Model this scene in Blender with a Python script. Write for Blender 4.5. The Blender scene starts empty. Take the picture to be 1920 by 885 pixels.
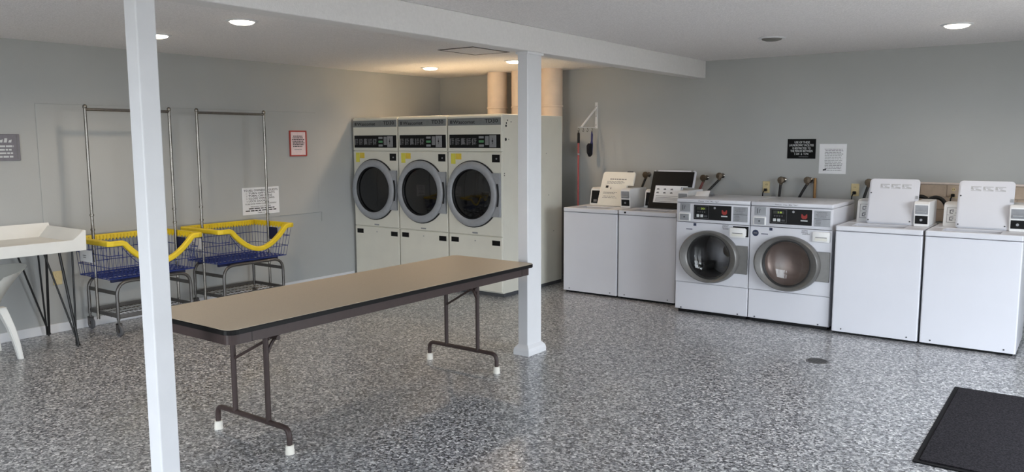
import bpy, bmesh, math, random
from mathutils import Vector, Matrix
random.seed(7)
scn = bpy.context.scene
COL = scn.collection
R = math.radians

# ------------------------------------------------------------------ camera
CAM_H, F_PX, PITCH, ROLL, YAW = 1.585, 1491.77, R(6.8174), R(-0.1878), R(36.1408)
fw = Vector((-math.sin(YAW)*math.cos(PITCH), math.cos(YAW)*math.cos(PITCH), -math.sin(PITCH)))
rt0 = Vector((math.cos(YAW), math.sin(YAW), 0)); up0 = rt0.cross(fw)
rt = rt0*math.cos(ROLL) + up0*math.sin(ROLL); up = rt.cross(fw)
cd = bpy.data.cameras.new('camera'); cam = bpy.data.objects.new('camera', cd); COL.objects.link(cam)
cd.sensor_width = 36; cd.sensor_fit = 'HORIZONTAL'; cd.lens = F_PX/1920*36; cd.clip_start = .02
m = Matrix.Identity(4)
for i in range(3):
    m[i][0], m[i][1], m[i][2] = rt[i], up[i], -fw[i]
m[2][3] = CAM_H
cam.matrix_world = m
scn.camera = cam

# ------------------------------------------------------------------ world, daylight, exposure
w = bpy.data.worlds.new('overcast_sky'); scn.world = w; w.use_nodes = True
bg = w.node_tree.nodes['Background']
bg.inputs['Color'].default_value = (.86, .93, 1.0, 1); bg.inputs['Strength'].default_value = 11.5
vs = scn.view_settings
vs.view_transform = 'Standard'; vs.look = 'None'; vs.gamma = 1; vs.use_curve_mapping = False
vs.exposure = 0.12
sl = bpy.data.lights.new('sun', 'SUN'); sl.energy = 9; sl.angle = R(2); sl.color = (1, .95, .88)
so = bpy.data.objects.new('sun', sl); COL.objects.link(so); so.rotation_euler = Vector((.12, -.75, -1)).to_track_quat('-Z', 'Y').to_euler()
def portal(name, loc, rot, sx, sy):
    l = bpy.data.lights.new(name, 'AREA'); l.shape = 'RECTANGLE'; l.size = sx; l.size_y = sy
    l.cycles.is_portal = True
    o = bpy.data.objects.new(name, l); COL.objects.link(o); o.location = loc; o.rotation_euler = rot
# room: x from the left wall to the door wall, y from the wall behind the viewer to the back wall
XL, XR, YF, YB, CZ = -6.944, 1.2, -1.3, 7.929, 2.395
DOOR = (3.75, 5.95, 2.06)            # opening in the right wall: y0, y1, head
SLID = (-0.7, 0.9, 0.0, 2.06)        # sliding glass opening in the right wall
FRO = (-4.5, -2.6, 0.0, 2.06)        # wide opening in the front wall
portal('door_portal', (XR+.1, (DOOR[0]+DOOR[1])/2, DOOR[2]/2), (0, R(90), 0), DOOR[2], DOOR[1]-DOOR[0])
portal('slider_portal', (XR+.1, (SLID[0]+SLID[1])/2, SLID[3]/2), (0, R(90), 0), SLID[3], SLID[1]-SLID[0])
portal('front_portal', ((FRO[0]+FRO[1])/2, YF-.1, FRO[3]/2), (R(90), 0, 0), FRO[1]-FRO[0], FRO[3])

# ------------------------------------------------------------------ materials
MATS = {}
def lin(c):
    return tuple(((v/255)/12.92 if v/255 <= .04045 else ((v/255+.055)/1.055)**2.4) for v in c)
def mat(name, rgb, rough=.5, metal=0.0, var=.06, vscale=30., bump=0.0, bscale=200., spec=.5, coat=0.0, emit=0, trans=0):
    if name in MATS: return MATS[name]
    mt = bpy.data.materials.new(name); mt.use_nodes = True; MATS[name] = mt
    nt = mt.node_tree; p = nt.nodes['Principled BSDF']
    c = lin(rgb)
    tc = nt.nodes.new('ShaderNodeTexCoord'); nz = nt.nodes.new('ShaderNodeTexNoise')
    nz.inputs['Scale'].default_value = vscale; nz.inputs['Detail'].default_value = 4
    nt.links.new(tc.outputs['Object'], nz.inputs['Vector'])
    rp = nt.nodes.new('ShaderNodeValToRGB'); nt.links.new(nz.outputs['Fac'], rp.inputs['Fac'])
    e = rp.color_ramp.elements
    e[0].position = .3; e[0].color = (*[v*(1-var) for v in c], 1)
    e[1].position = .7; e[1].color = (*[min(1, v*(1+var)) for v in c], 1)
    nt.links.new(rp.outputs['Color'], p.inputs['Base Color'])
    p.inputs['Roughness'].default_value = rough; p.inputs['Metallic'].default_value = metal
    p.inputs['Specular IOR Level'].default_value = spec; p.inputs['Coat Weight'].default_value = coat
    p.inputs['Coat Roughness'].default_value = .1
    if trans: p.inputs['Transmission Weight'].default_value = trans
    if emit:
        p.inputs['Emission Color'].default_value = (*c, 1); p.inputs['Emission Strength'].default_value = emit
    if bump:
        n2 = nt.nodes.new('ShaderNodeTexNoise'); n2.inputs['Scale'].default_value = bscale; n2.inputs['Detail'].default_value = 3
        nt.links.new(tc.outputs['Object'], n2.inputs['Vector'])
        b = nt.nodes.new('ShaderNodeBump'); b.inputs['Strength'].default_value = bump; b.inputs['Distance'].default_value = .004
        nt.links.new(n2.outputs['Fac'], b.inputs['Height']); nt.links.new(b.outputs['Normal'], p.inputs['Normal'])
    return mt
def floor_material():
    mt = bpy.data.materials.new('epoxy_flake_floor'); mt.use_nodes = True; nt = mt.node_tree; p = nt.nodes['Principled BSDF']
    tc = nt.nodes.new('ShaderNodeTexCoord')
    wz = nt.nodes.new('ShaderNodeTexNoise'); wz.inputs['Scale'].default_value = 60
    nt.links.new(tc.outputs['Object'], wz.inputs['Vector'])
    mx = nt.nodes.new('ShaderNodeMixRGB'); mx.blend_type = 'LINEAR_LIGHT'; mx.inputs['Fac'].default_value = .012
    nt.links.new(tc.outputs['Object'], mx.inputs['Color1']); nt.links.new(wz.outputs['Color'], mx.inputs['Color2'])
    cols = []
    for sc in (82, 150):
        v = nt.nodes.new('ShaderNodeTexVoronoi'); v.inputs['Scale'].default_value = sc
        nt.links.new(mx.outputs['Color'], v.inputs['Vector'])
        s = nt.nodes.new('ShaderNodeSeparateColor'); nt.links.new(v.outputs['Color'], s.inputs['Color'])
        r = nt.nodes.new('ShaderNodeValToRGB'); r.color_ramp.interpolation = 'CONSTANT'
        nt.links.new(s.outputs['Red'], r.inputs['Fac'])
        e = r.color_ramp.elements
        stops = [(0, (34, 35, 40)), (.20, (84, 85, 90)), (.38, (146, 147, 150)), (.62, (188, 188, 190)), (.82, (108, 110, 118)), (.91, (228, 228, 228))]
        e[0].position = 0; e[0].color = (*lin(stops[0][1]), 1); e[1].position = stops[1][0]; e[1].color = (*lin(stops[1][1]), 1)
        for pos, c in stops[2:]:
            q = e.new(pos); q.color = (*lin(c), 1)
        cols.append(r)
    m2 = nt.nodes.new('ShaderNodeMixRGB'); m2.inputs['Fac'].default_value = .3
    nt.links.new(cols[0].outputs['Color'], m2.inputs['Color1']); nt.links.new(cols[1].outputs['Color'], m2.inputs['Color2'])
    hs = nt.nodes.new('ShaderNodeHueSaturation'); hs.inputs['Value'].default_value = FLOOR_VALUE
    nt.links.new(m2.outputs['Color'], hs.inputs['Color'])
    nt.links.new(hs.outputs['Color'], p.inputs['Base Color'])
    p.inputs['Roughness'].default_value = .34; p.inputs['Specular IOR Level'].default_value = .5
    p.inputs['Coat Weight'].default_value = .35; p.inputs['Coat Roughness'].default_value = .16
    n = nt.nodes.new('ShaderNodeTexNoise'); n.inputs['Scale'].default_value = 45; n.inputs['Detail'].default_value = 3
    nt.links.new(tc.outputs['Object'], n.inputs['Vector'])
    b = nt.nodes.new('ShaderNodeBump'); b.inputs['Strength'].default_value = .25; b.inputs['Distance'].default_value = .003
    nt.links.new(n.outputs['Fac'], b.inputs['Height']); nt.links.new(b.outputs['Normal'], p.inputs['Normal'])
    return mt
FLOOR_VALUE = 1.18
M_signblack = mat('black_sign_board', (10, 10, 11), .6, spec=.15)
def glass_material(name, tint, mixf=.12):
    mt = bpy.data.materials.new(name); mt.use_nodes = True; nt = mt.node_tree
    for n in list(nt.nodes): nt.nodes.remove(n)
    o = nt.nodes.new('ShaderNodeOutputMaterial'); t = nt.nodes.new('ShaderNodeBsdfTransparent'); g = nt.nodes.new('ShaderNodeBsdfGlossy')
    t.inputs['Color'].default_value = (*tint, 1); g.inputs['Roughness'].default_value = .04
    fr = nt.nodes.new('ShaderNodeFresnel'); fr.inputs['IOR'].default_value = 1.5
    mx = nt.nodes.new('ShaderNodeMixShader'); nt.links.new(fr.outputs['Fac'], mx.inputs['Fac'])
    nt.links.new(t.outputs[0], mx.inputs[1]); nt.links.new(g.outputs[0], mx.inputs[2]); nt.links.new(mx.outputs[0], o.inputs['Surface'])
    return mt

M_wall = mat('grey_wall_paint', (175, 177, 176), .55, var=.03, vscale=1.5, bump=.12, bscale=90)
M_ceil = mat('popcorn_ceiling', (236, 233, 233), .9, var=.12, vscale=120, bump=1.0, bscale=80)
M_trimw = mat('white_gloss_trim', (222, 223, 226), .4, var=.02, vscale=8, bump=.05, bscale=60)
M_beam = mat('white_beam_paint', (228, 226, 225), .6, var=.03, vscale=60, bump=.5, bscale=120)
M_floor = floor_material()
M_concrete = mat('outside_concrete', (138, 134, 126), .9, var=.1, vscale=4)
M_cream = mat('cream_enamel', (224, 222, 210), .42, var=.025, vscale=6)
M_greystrip = mat('grey_fascia', (122, 125, 126), .45)
M_black = mat('black_plastic', (14, 14, 16), .5, spec=.25)
M_ink = mat('black_print', (22, 22, 26), .7)
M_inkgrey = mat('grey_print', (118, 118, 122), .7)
M_inkpale = mat('pale_grey_print', (176, 177, 180), .7)
M_inkwhite = mat('white_print', (205, 208, 210), .6)
M_ring = mat('satin_grey_door', (160, 163, 168), .38, metal=.15)
M_dryglass = mat('dark_door_glass', (14, 15, 17), .06, spec=.6)
M_yellowst = mat('yellow_sticker', (222, 214, 84), .6)
M_orangest = mat('amber_sticker', (226, 198, 70), .6)
M_darkgrey = mat('dark_grey_kick', (74, 76, 80), .6)
M_white = mat('white_enamel', (212, 213, 220), .28, var=.012, vscale=5)
M_white2 = mat('white_plastic', (234, 234, 234), .4, var=.02)
M_lidcream = mat('aged_white_lid', (226, 224, 216), .4, var=.03, vscale=12)
M_steel = mat('brushed_steel_plate', (150, 152, 156), .42, metal=.35)
M_silver = mat('silver_door_ring', (112, 111, 109), .36, metal=.25)
M_drum = mat('stainless_drum', (120, 120, 122), .28, metal=.9)
M_taupe = mat('taupe_drum', (128, 115, 110), .32, metal=.3, var=.1, vscale=10)
M_rubber = mat('black_rubber', (20, 20, 21), .6)
M_chrome = mat('dull_chrome', (138, 134, 128), .25, metal=1, var=.1, vscale=40)
M_steeltube = mat('grey_steel_tube', (104, 102, 100), .36, metal=.75, var=.12, vscale=25)
M_yellow = mat('yellow_plastic', (232, 202, 40), .45, var=.06, vscale=18)
M_blue = mat('blue_coated_wire', (34, 54, 124), .45)
M_navy = mat('navy_tag', (22, 30, 70), .5)
M_wheel = mat('grey_rubber_wheel', (96, 96, 98), .6)
M_tan = mat('tan_laminate', (182, 168, 148), .42, var=.05, vscale=160)
M_brown = mat('brown_enamel', (62, 50, 48), .42, spec=.35)
M_blackedge = mat('black_edge_band', (14, 12, 12), .45, spec=.2)
M_foot = mat('white_rubber_foot', (226, 222, 212), .6)
M_hair = mat('black_metal_rod', (18, 18, 19), .4)
M_tray = mat('white_painted_board', (232, 232, 228), .5, var=.02, vscale=10)
M_chair = mat('white_moulded_plastic', (230, 230, 226), .4, var=.02, vscale=6)
M_brass = mat('aged_brass', (104, 92, 78), .4, metal=.7, var=.2, vscale=60)
M_hose = mat('black_hose', (22, 22, 24), .55)
M_redhose = mat('red_hose', (120, 62, 60), .55)
M_copper = mat('tan_copper_pipe', (164, 124, 78), .45, metal=.4)
M_ivory = mat('ivory_cover_plate', (212, 196, 150), .45)
M_red = mat('red_frame', (176, 70, 62), .5)
M_paper = mat('white_paper', (236, 237, 240), .8, var=.015, vscale=20)
M_pinkpaper = mat('pale_pink_paper', (232, 214, 216), .8)
M_signgrey = mat('grey_sign_board', (122, 120, 128), .6)
M_mat = mat('charcoal_carpet', (44, 42, 46), .95, var=.6, vscale=110, bump=1.0, bscale=260, spec=.1)
M_matedge = mat('black_mat_border', (20, 20, 23), .75, spec=.2)
M_duct = mat('off_white_duct', (226, 208, 190), .6, var=.05, vscale=8)
M_tile = mat('beige_wall_tile', (188, 170, 152), .4, var=.12, vscale=14)
M_grout = mat('tile_grout', (164, 150, 138), .9)
M_pinktrim = mat('pinkish_tile_trim', (222, 208, 200), .5)
M_broom = mat('dull_red_handle', (150, 66, 66), .5)
M_bluebrush = mat('dark_blue_handle', (30, 30, 92), .5)
M_bristle = mat('black_bristles', (18, 18, 26), .9, bump=1, bscale=300)
M_logored = mat('red_emblem', (150, 44, 38), .5)
M_lcd = mat('green_display', (96, 112, 40), .4, emit=.25)
M_bluebadge = mat('navy_badge', (36, 46, 74), .5)
M_lamp = mat('lamp_diffuser', (255, 240, 214), .5, var=0, emit=14)
M_lampoff = mat('unlit_lamp', (120, 118, 114), .5)
M_gasket = mat('dark_gasket', (24, 24, 25), .5)
M_sash = mat('white_door_frame', (225, 226, 228), .5)
M_glass = glass_material('washer_window_glass', (.55, .55, .56))
M_pane = glass_material('clear_pane', (.97, .98, .98))

# ------------------------------------------------------------------ mesh helpers
def new(): return bmesh.new()
def _merge(bm, t):
    me = bpy.data.meshes.new('tmp'); t.to_mesh(me); t.free(); bm.from_mesh(me); bpy.data.meshes.remove(me)
def box(bm, x0, x1, y0, y1, z0, z1, bev=0, seg=2, only=None):
    t = bmesh.new(); bmesh.ops.create_cube(t, size=1)
    for v in t.verts:
        v.co = Vector((x0+(v.co.x+.5)*(x1-x0), y0+(v.co.y+.5)*(y1-y0), z0+(v.co.z+.5)*(z1-z0)))
    if bev:
        es = [e for e in t.edges if only is None or only(e)]
        bmesh.ops.bevel(t, geom=es, offset=bev, segments=seg, affect='EDGES', profile=.5)
    _merge(bm, t); return bm
def B(*a, **k): return box(new(), *a, **k)
def rrect(w0, w1, h0, h1, r, n=4):
    pts = []
    for cx, cy, a0 in ((w1-r, h1-r, 0), (w0+r, h1-r, 90), (w0+r, h0+r, 180), (w1-r, h0+r, 270)):
        for i in range(n+1):
            a = R(a0+90*i/n); pts.append((cx+r*math.cos(a), cy+r*math.sin(a)))
    return pts
def prism(bm, poly, axis, d0, d1, bev=0):
    """poly in the plane perpendicular to axis: axis y -> (x,z), x -> (y,z), z -> (x,y)"""
    def P(a, b, d):
        return {'y': (a, d, b), 'x': (d, a, b), 'z': (a, b, d)}[axis]
    t = bmesh.new()
    v0 = [t.verts.new(P(a, b, d0)) for a, b in poly]; v1 = [t.verts.new(P(a, b, d1)) for a, b in poly]
    n = len(poly)
    f0 = t.faces.new(v0); f1 = t.faces.new(v1)
    for i in range(n): t.faces.new((v0[i], v0[(i+1) % n], v1[(i+1) % n], v1[i]))
    bmesh.ops.recalc_face_normals(t, faces=t.faces)
    if bev:
        es = list(set(list(f0.edges)+list(f1.edges)))
        bmesh.ops.bevel(t, geom=es, offset=bev, segments=2, affect='EDGES')
    _merge(bm, t); return bm
def quad(bm, pts):
    bm.faces.new([bm.verts.new(p) for p in pts]); return bm
def tube(bm, pts, r, seg=8, closed=False, cap=True):
    pts = [Vector(p) for p in pts]; n = len(pts); rings = []
    prev = None
    for i, p in enumerate(pts):
        if closed: d = (pts[(i+1) % n]-pts[i-1])
        else: d = pts[min(i+1, n-1)]-pts[max(i-1, 0)]
        d.normalize()
        if prev is None:
            a = Vector((0, 0, 1)) if abs(d.z) < .9 else Vector((1, 0, 0)); u = d.cross(a).normalized()
        else:
            u = (prev-d*prev.dot(d)); u = u.normalized() if u.length > 1e-6 else d.orthogonal().normalized()
        prev = u; v = d.cross(u)
        rr = r[i] if isinstance(r, (list, tuple)) else r
        rings.append([bm.verts.new(p+u*rr*math.cos(2*math.pi*k/seg)+v*rr*math.sin(2*math.pi*k/seg)) for k in range(seg)])
    rng = range(n) if closed else range(n-1)
    for i in rng:
        a, b = rings[i], rings[(i+1) % n]
        for k in range(seg): bm.faces.new((a[k], a[(k+1) % seg], b[(k+1) % seg], b[k]))
    if not closed and cap:
        bm.faces.new(rings[0]); bm.faces.new(rings[-1])
    return bm
def bend(pts, r, n=5):
    """round the inner corners of a polyline"""
    pts = [Vector(p) for p in pts]; out = [pts[0]]
    for i in range(1, len(pts)-1):
        a, b, c = pts[i-1], pts[i], pts[i+1]
        d1 = (a-b); d2 = (c-b); rr = min(r, d1.length*.49, d2.length*.49); p1 = b+d1.normalized()*rr; p2 = b+d2.normalized()*rr
        for k in range(n+1):
            t = k/n; out.append(p1*(1-t)**2+b*2*t*(1-t)+p2*t*t)
    out.append(pts[-1]); return out
def lathe(bm, prof, c, axis='y', seg=40, sx=1, cap0=False, cap1=False):
    """prof: (radius, offset along axis); sx stretches the first radial axis"""
    rings = []
    for r, h in prof:
        ring = []
        for k in range(seg):
            a = 2*math.pi*k/seg; p, q = r*math.cos(a)*sx, r*math.sin(a)
            co = {'y': (c[0]+p, c[1]+h, c[2]+q), 'x': (c[0]+h, c[1]+p, c[2]+q), 'z': (c[0]+p, c[1]+q, c[2]+h)}[axis]
            ring.append(bm.verts.new(co))
        rings.append(ring)
    for a, b in zip(rings, rings[1:]):
        for k in range(seg): bm.faces.new((a[k], a[(k+1) % seg], b[(k+1) % seg], b[k]))
    if cap0: bm.faces.new(rings[0])
    if cap1: bm.faces.new(rings[-1])
    return bm
def plate_hole(bm, x0, x1, z0, z1, y0, y1, cx, cz, rad, seg=48, sx=1):
    """panel facing -y with a round hole; thickness y0..y1"""
    angs = sorted(set([2*math.pi*k/seg for k in range(seg)] + [math.atan2(z-cz, x-cx) % (2*math.pi) for x in (x0, x1) for z in (z0, z1)]))
    out, inn = [], []
    for a in angs:
        c, s = math.cos(a), math.sin(a)
        t = min([(x1-cx)/c if c > 1e-9 else 1e9, (x0-cx)/c if c < -1e-9 else 1e9, (z1-cz)/s if s > 1e-9 else 1e9, (z0-cz)/s if s < -1e-9 else 1e9])
        out.append((cx+t*c, cz+t*s)); inn.append((cx+rad*sx*c, cz+rad*s))
    vs_ = [[bm.verts.new((p[0], y, p[1])) for p in L] for y in (y0, y1) for L in (out, inn)]
    of, nf, ob, nb = vs_; n = len(angs)
    for i in range(n):
        j = (i+1) % n
        bm.faces.new((of[i], of[j], nf[j], nf[i])); bm.faces.new((ob[i], nb[i], nb[j], ob[j]))
        bm.faces.new((of[i], ob[i], ob[j], of[j])); bm.faces.new((nf[i], nf[j], nb[j], nb[i]))
    return bm
ORG = {}
def tag(o, label=None, cat=None, group=None, kind=None):
    if label: o['label'] = label
    if cat: o['category'] = cat
    if group: o['group'] = group
    if kind: o['kind'] = kind
    return o
def thing(name, label, cat, loc, group=None):
    o = bpy.data.objects.new(name, None); COL.objects.link(o); o.location = loc; o.empty_display_size = .1
    ORG[o.name] = Vector(loc); return tag(o, label, cat, group)
def obj(name, bm, mt, parent=None, smooth=False, base=None):
    bmesh.ops.recalc_face_normals(bm, faces=bm.faces)
    org = ORG[parent.name] if parent else (Vector(base) if base is not None else Vector((0, 0, 0)))
    bmesh.ops.translate(bm, verts=bm.verts, vec=-org)
    me = bpy.data.meshes.new(name); bm.to_mesh(me); bm.free()
    o = bpy.data.objects.new(name, me); COL.objects.link(o); me.materials.append(mt)
    if smooth:
        for p in me.polygons: p.use_smooth = True
        try: me.set_sharp_from_angle(angle=R(40))
        except Exception: pass
    if parent: o.parent = parent; ORG[o.name] = org
    else: o.location = org; ORG[o.name] = org
    return o
def struct(name, bm, mt, parent=None, smooth=False):
    o = obj(name, bm, mt, parent, smooth)
    if not parent: o['kind'] = 'structure'
    return o
def dup(o, loc=None, parent=None):
    c = o.copy(); COL.objects.link(c)
    if parent: c.parent = parent
    if loc is not None: c.location = loc
    ORG[c.name] = Vector(loc) if loc is not None else ORG[parent.name]
    for ch in list(o.children): dup(ch, None, c)
    return c
def letters(parts, facing, d, mt, parent, name='lettering'):
    """parts: (string, u0, v0, width or None, height); flat print on a plane; facing '-y' (u=x) or '+x' (u=y)"""
    bm = new()
    for s, u0, v0, wd, ht in parts:
        cu = bpy.data.curves.new('t', 'FONT'); cu.body = s; cu.size = 1; cu.resolution_u = 2; cu.offset = .012
        to = bpy.data.objects.new('t', cu); COL.objects.link(to)
        dg = bpy.context.evaluated_depsgraph_get(); me = bpy.data.meshes.new_from_object(to.evaluated_get(dg))
        bpy.data.objects.remove(to); bpy.data.curves.remove(cu)
        xs = [v.co.x for v in me.vertices]; x0, x1 = min(xs), max(xs)
        kx = (wd/(x1-x0)) if wd else ht/.72; kz = ht/.72
        for v in me.vertices:
            u, vv = u0+(v.co.x-x0)*kx, v0+v.co.y*kz
            v.co = (u, d, vv) if facing == '-y' else (d, u, vv)
        bm.from_mesh(me); bpy.data.meshes.remove(me)
    return obj(name, bm, mt, parent)
def scribble(u0, u1, v0, v1, rows, facing, d, mt, parent, name='printed_lines', fill=.5, rag=.25, wordy=True):
    """rows of small illegible print"""
    bm = new(); dv = (v1-v0)/rows
    for i in range(rows):
        v = v1-dv*(i+.5); h = dv*fill/2; e = u1-(u1-u0)*rag*random.random(); u = u0+(u1-u0)*rag*.4*random.random()
        while u < e:
            l = min((u1-u0)*random.uniform(.07, .22) if wordy else e-u, e-u)
            pts = [(u, v-h), (u+l, v-h), (u+l, v+h), (u, v+h)]
            quad(bm, [(a, d, b) if facing == '-y' else (d, a, b) for a, b in pts])
            u += l+(u1-u0)*.025
    return obj(name, bm, mt, parent)

# ------------------------------------------------------------------ the room
T = .14
struct('floor', B(XL-T, XR+T, YF-T, YB+T, -.12, 0), M_floor)
struct('ceiling', B(XL-T, XR+T, YF-T, YB+T, CZ, CZ+.12), M_ceil)
wl = struct('wall_left', B(XL-T, XL, YF-T, YB+T, 0, CZ), M_wall)
struct('patched_board', B(XL, XL+.005, 2.98, 5.86, .80, 1.90, .003, 1), M_wall, wl)
wb = struct('wall_back', B(XL, XR+T, YB, YB+T, 0, CZ), M_wall)
bm = new()
y0, y1, hd = DOOR; s0, s1, _, sh = SLID
box(bm, XR, XR+T, YF-T, s0, 0, CZ); box(bm, XR, XR+T, s1, y0, 0, CZ); box(bm, XR, XR+T, y1, YB, 0, CZ)
box(bm, XR, XR+T, s0, s1, sh, CZ); box(bm, XR, XR+T, y0, y1, hd, CZ)
struct('wall_right', bm, M_wall)
bm = new()
a, b, _, fh = FRO
box(bm, XL, a, YF-T, YF, 0, CZ); box(bm, b, XR, YF-T, YF, 0, CZ); box(bm, a, b, YF-T, YF, fh, CZ)
struct('wall_front', bm, M_wall)
def casing(name, axis, c, u0, u1, z1, mull):
    bm = new(); k = .05
    def bb(ua, ub, za, zb, d=.05):
        if axis == 'x': box(bm, c-d, c+d, ua, ub, za, zb)
        else: box(bm, ua, ub, c-d, c+d, za, zb)
    bb(u0, u0+k, 0, z1-k); bb(u1-k, u1, 0, z1-k); bb(u0, u1, z1-k, z1)
    for f in mull: bb(u0+(u1-u0)*f-.025, u0+(u1-u0)*f+.025, 0, z1-k, .03)
    return struct(name, bm, M_sash)
casing('door_1', 'x', XR+.07, y0, y1, hd, [])
casing('door_2', 'x', XR+.07, s0, s1, sh, [.5])
casing('door_3', 'y', YF-.07, a, b, fh, [.33, .67])
og = struct('ground', B(-40, 40, -40, 40, -.3, -.13), M_concrete)
struct('baseboard_left', B(XL, XL+.014, YF, 6.36, 0, .078, .003, 1), M_trimw)
# tiled strip behind the washers by the door: trim, grout bed and single tiles on the back wall
struct('tile_bed', B(-1.25, XR, YB-.006, YB, .86, 1.19), M_grout, wb)
struct('tile_trim', B(-1.262, XR, YB-.014, YB, 1.19, 1.207, .003, 1), M_pinktrim, wb)
th, tw, gp = .104, .205, .006
tb = None; lib = {}
for r_ in range(3):
    z1_ = 1.186-r_*(th+gp); off = -1.247-(tw*.5 if r_ % 2 else 0); x = off
    while x < XR-.01:
        xa, xb = max(x, -1.247), min(x+tw, XR-.004)
        if xb-xa > .03:
            key = round(xb-xa, 3)
            if key not in lib:
                o = obj('tile', B(0, xb-xa, -.012, -.004, 0, th, .002, 1), M_tile, None); lib[key] = o
            else:
                o = lib[key].copy(); COL.objects.link(o)
            o.parent = wb; o.location = (xa, YB, z1_-th)
        x += tw+gp
# beam and the two posts that carry it
XB, BZ = -3.307, 2.219
struct('trim_1', B(XB-.145, XB, YF, YB, BZ, CZ, .004, 1), M_beam)
def post(name, x0, x1, y0, y1, label):
    p = struct(name, B(x0, x1, y0, y1, 0, BZ-.012, .006, 2), M_trimw)
    tag(p, label)
    bm = new(); k = .026
    rings = []
    for z, e in ((0, k), (.03, k), (.052, k*.75), (.066, k*.3), (.075, 0)):
        rings.append([bm.verts.new(v) for v in ((x0-e, y0-e, z), (x1+e, y0-e, z), (x1+e, y1+e, z), (x0-e, y1+e, z))])
    for A, C in zip(rings, rings[1:]):
        for i in range(4): bm.faces.new((A[i], A[(i+1) % 4], C[(i+1) % 4], C[i]))
    bm.faces.new(rings[0]); bm.faces.new(rings[-1])
    struct('base_moulding', bm, M_trimw, p)
    struct('cap_moulding', B(x0-.012, x1+.012, y0-.012, y1+.012, BZ-.02, BZ, .004, 1), M_trimw, p)
post('trim_2', XB-.098, XB-.002, 1.846, 1.936, 'slim square white post holding up the ceiling beam near the folding table')
post('trim_3', XB-.09, XB-.002, 4.725, 4.905, 'broad white post under the ceiling beam beside the tall dryers')

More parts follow.
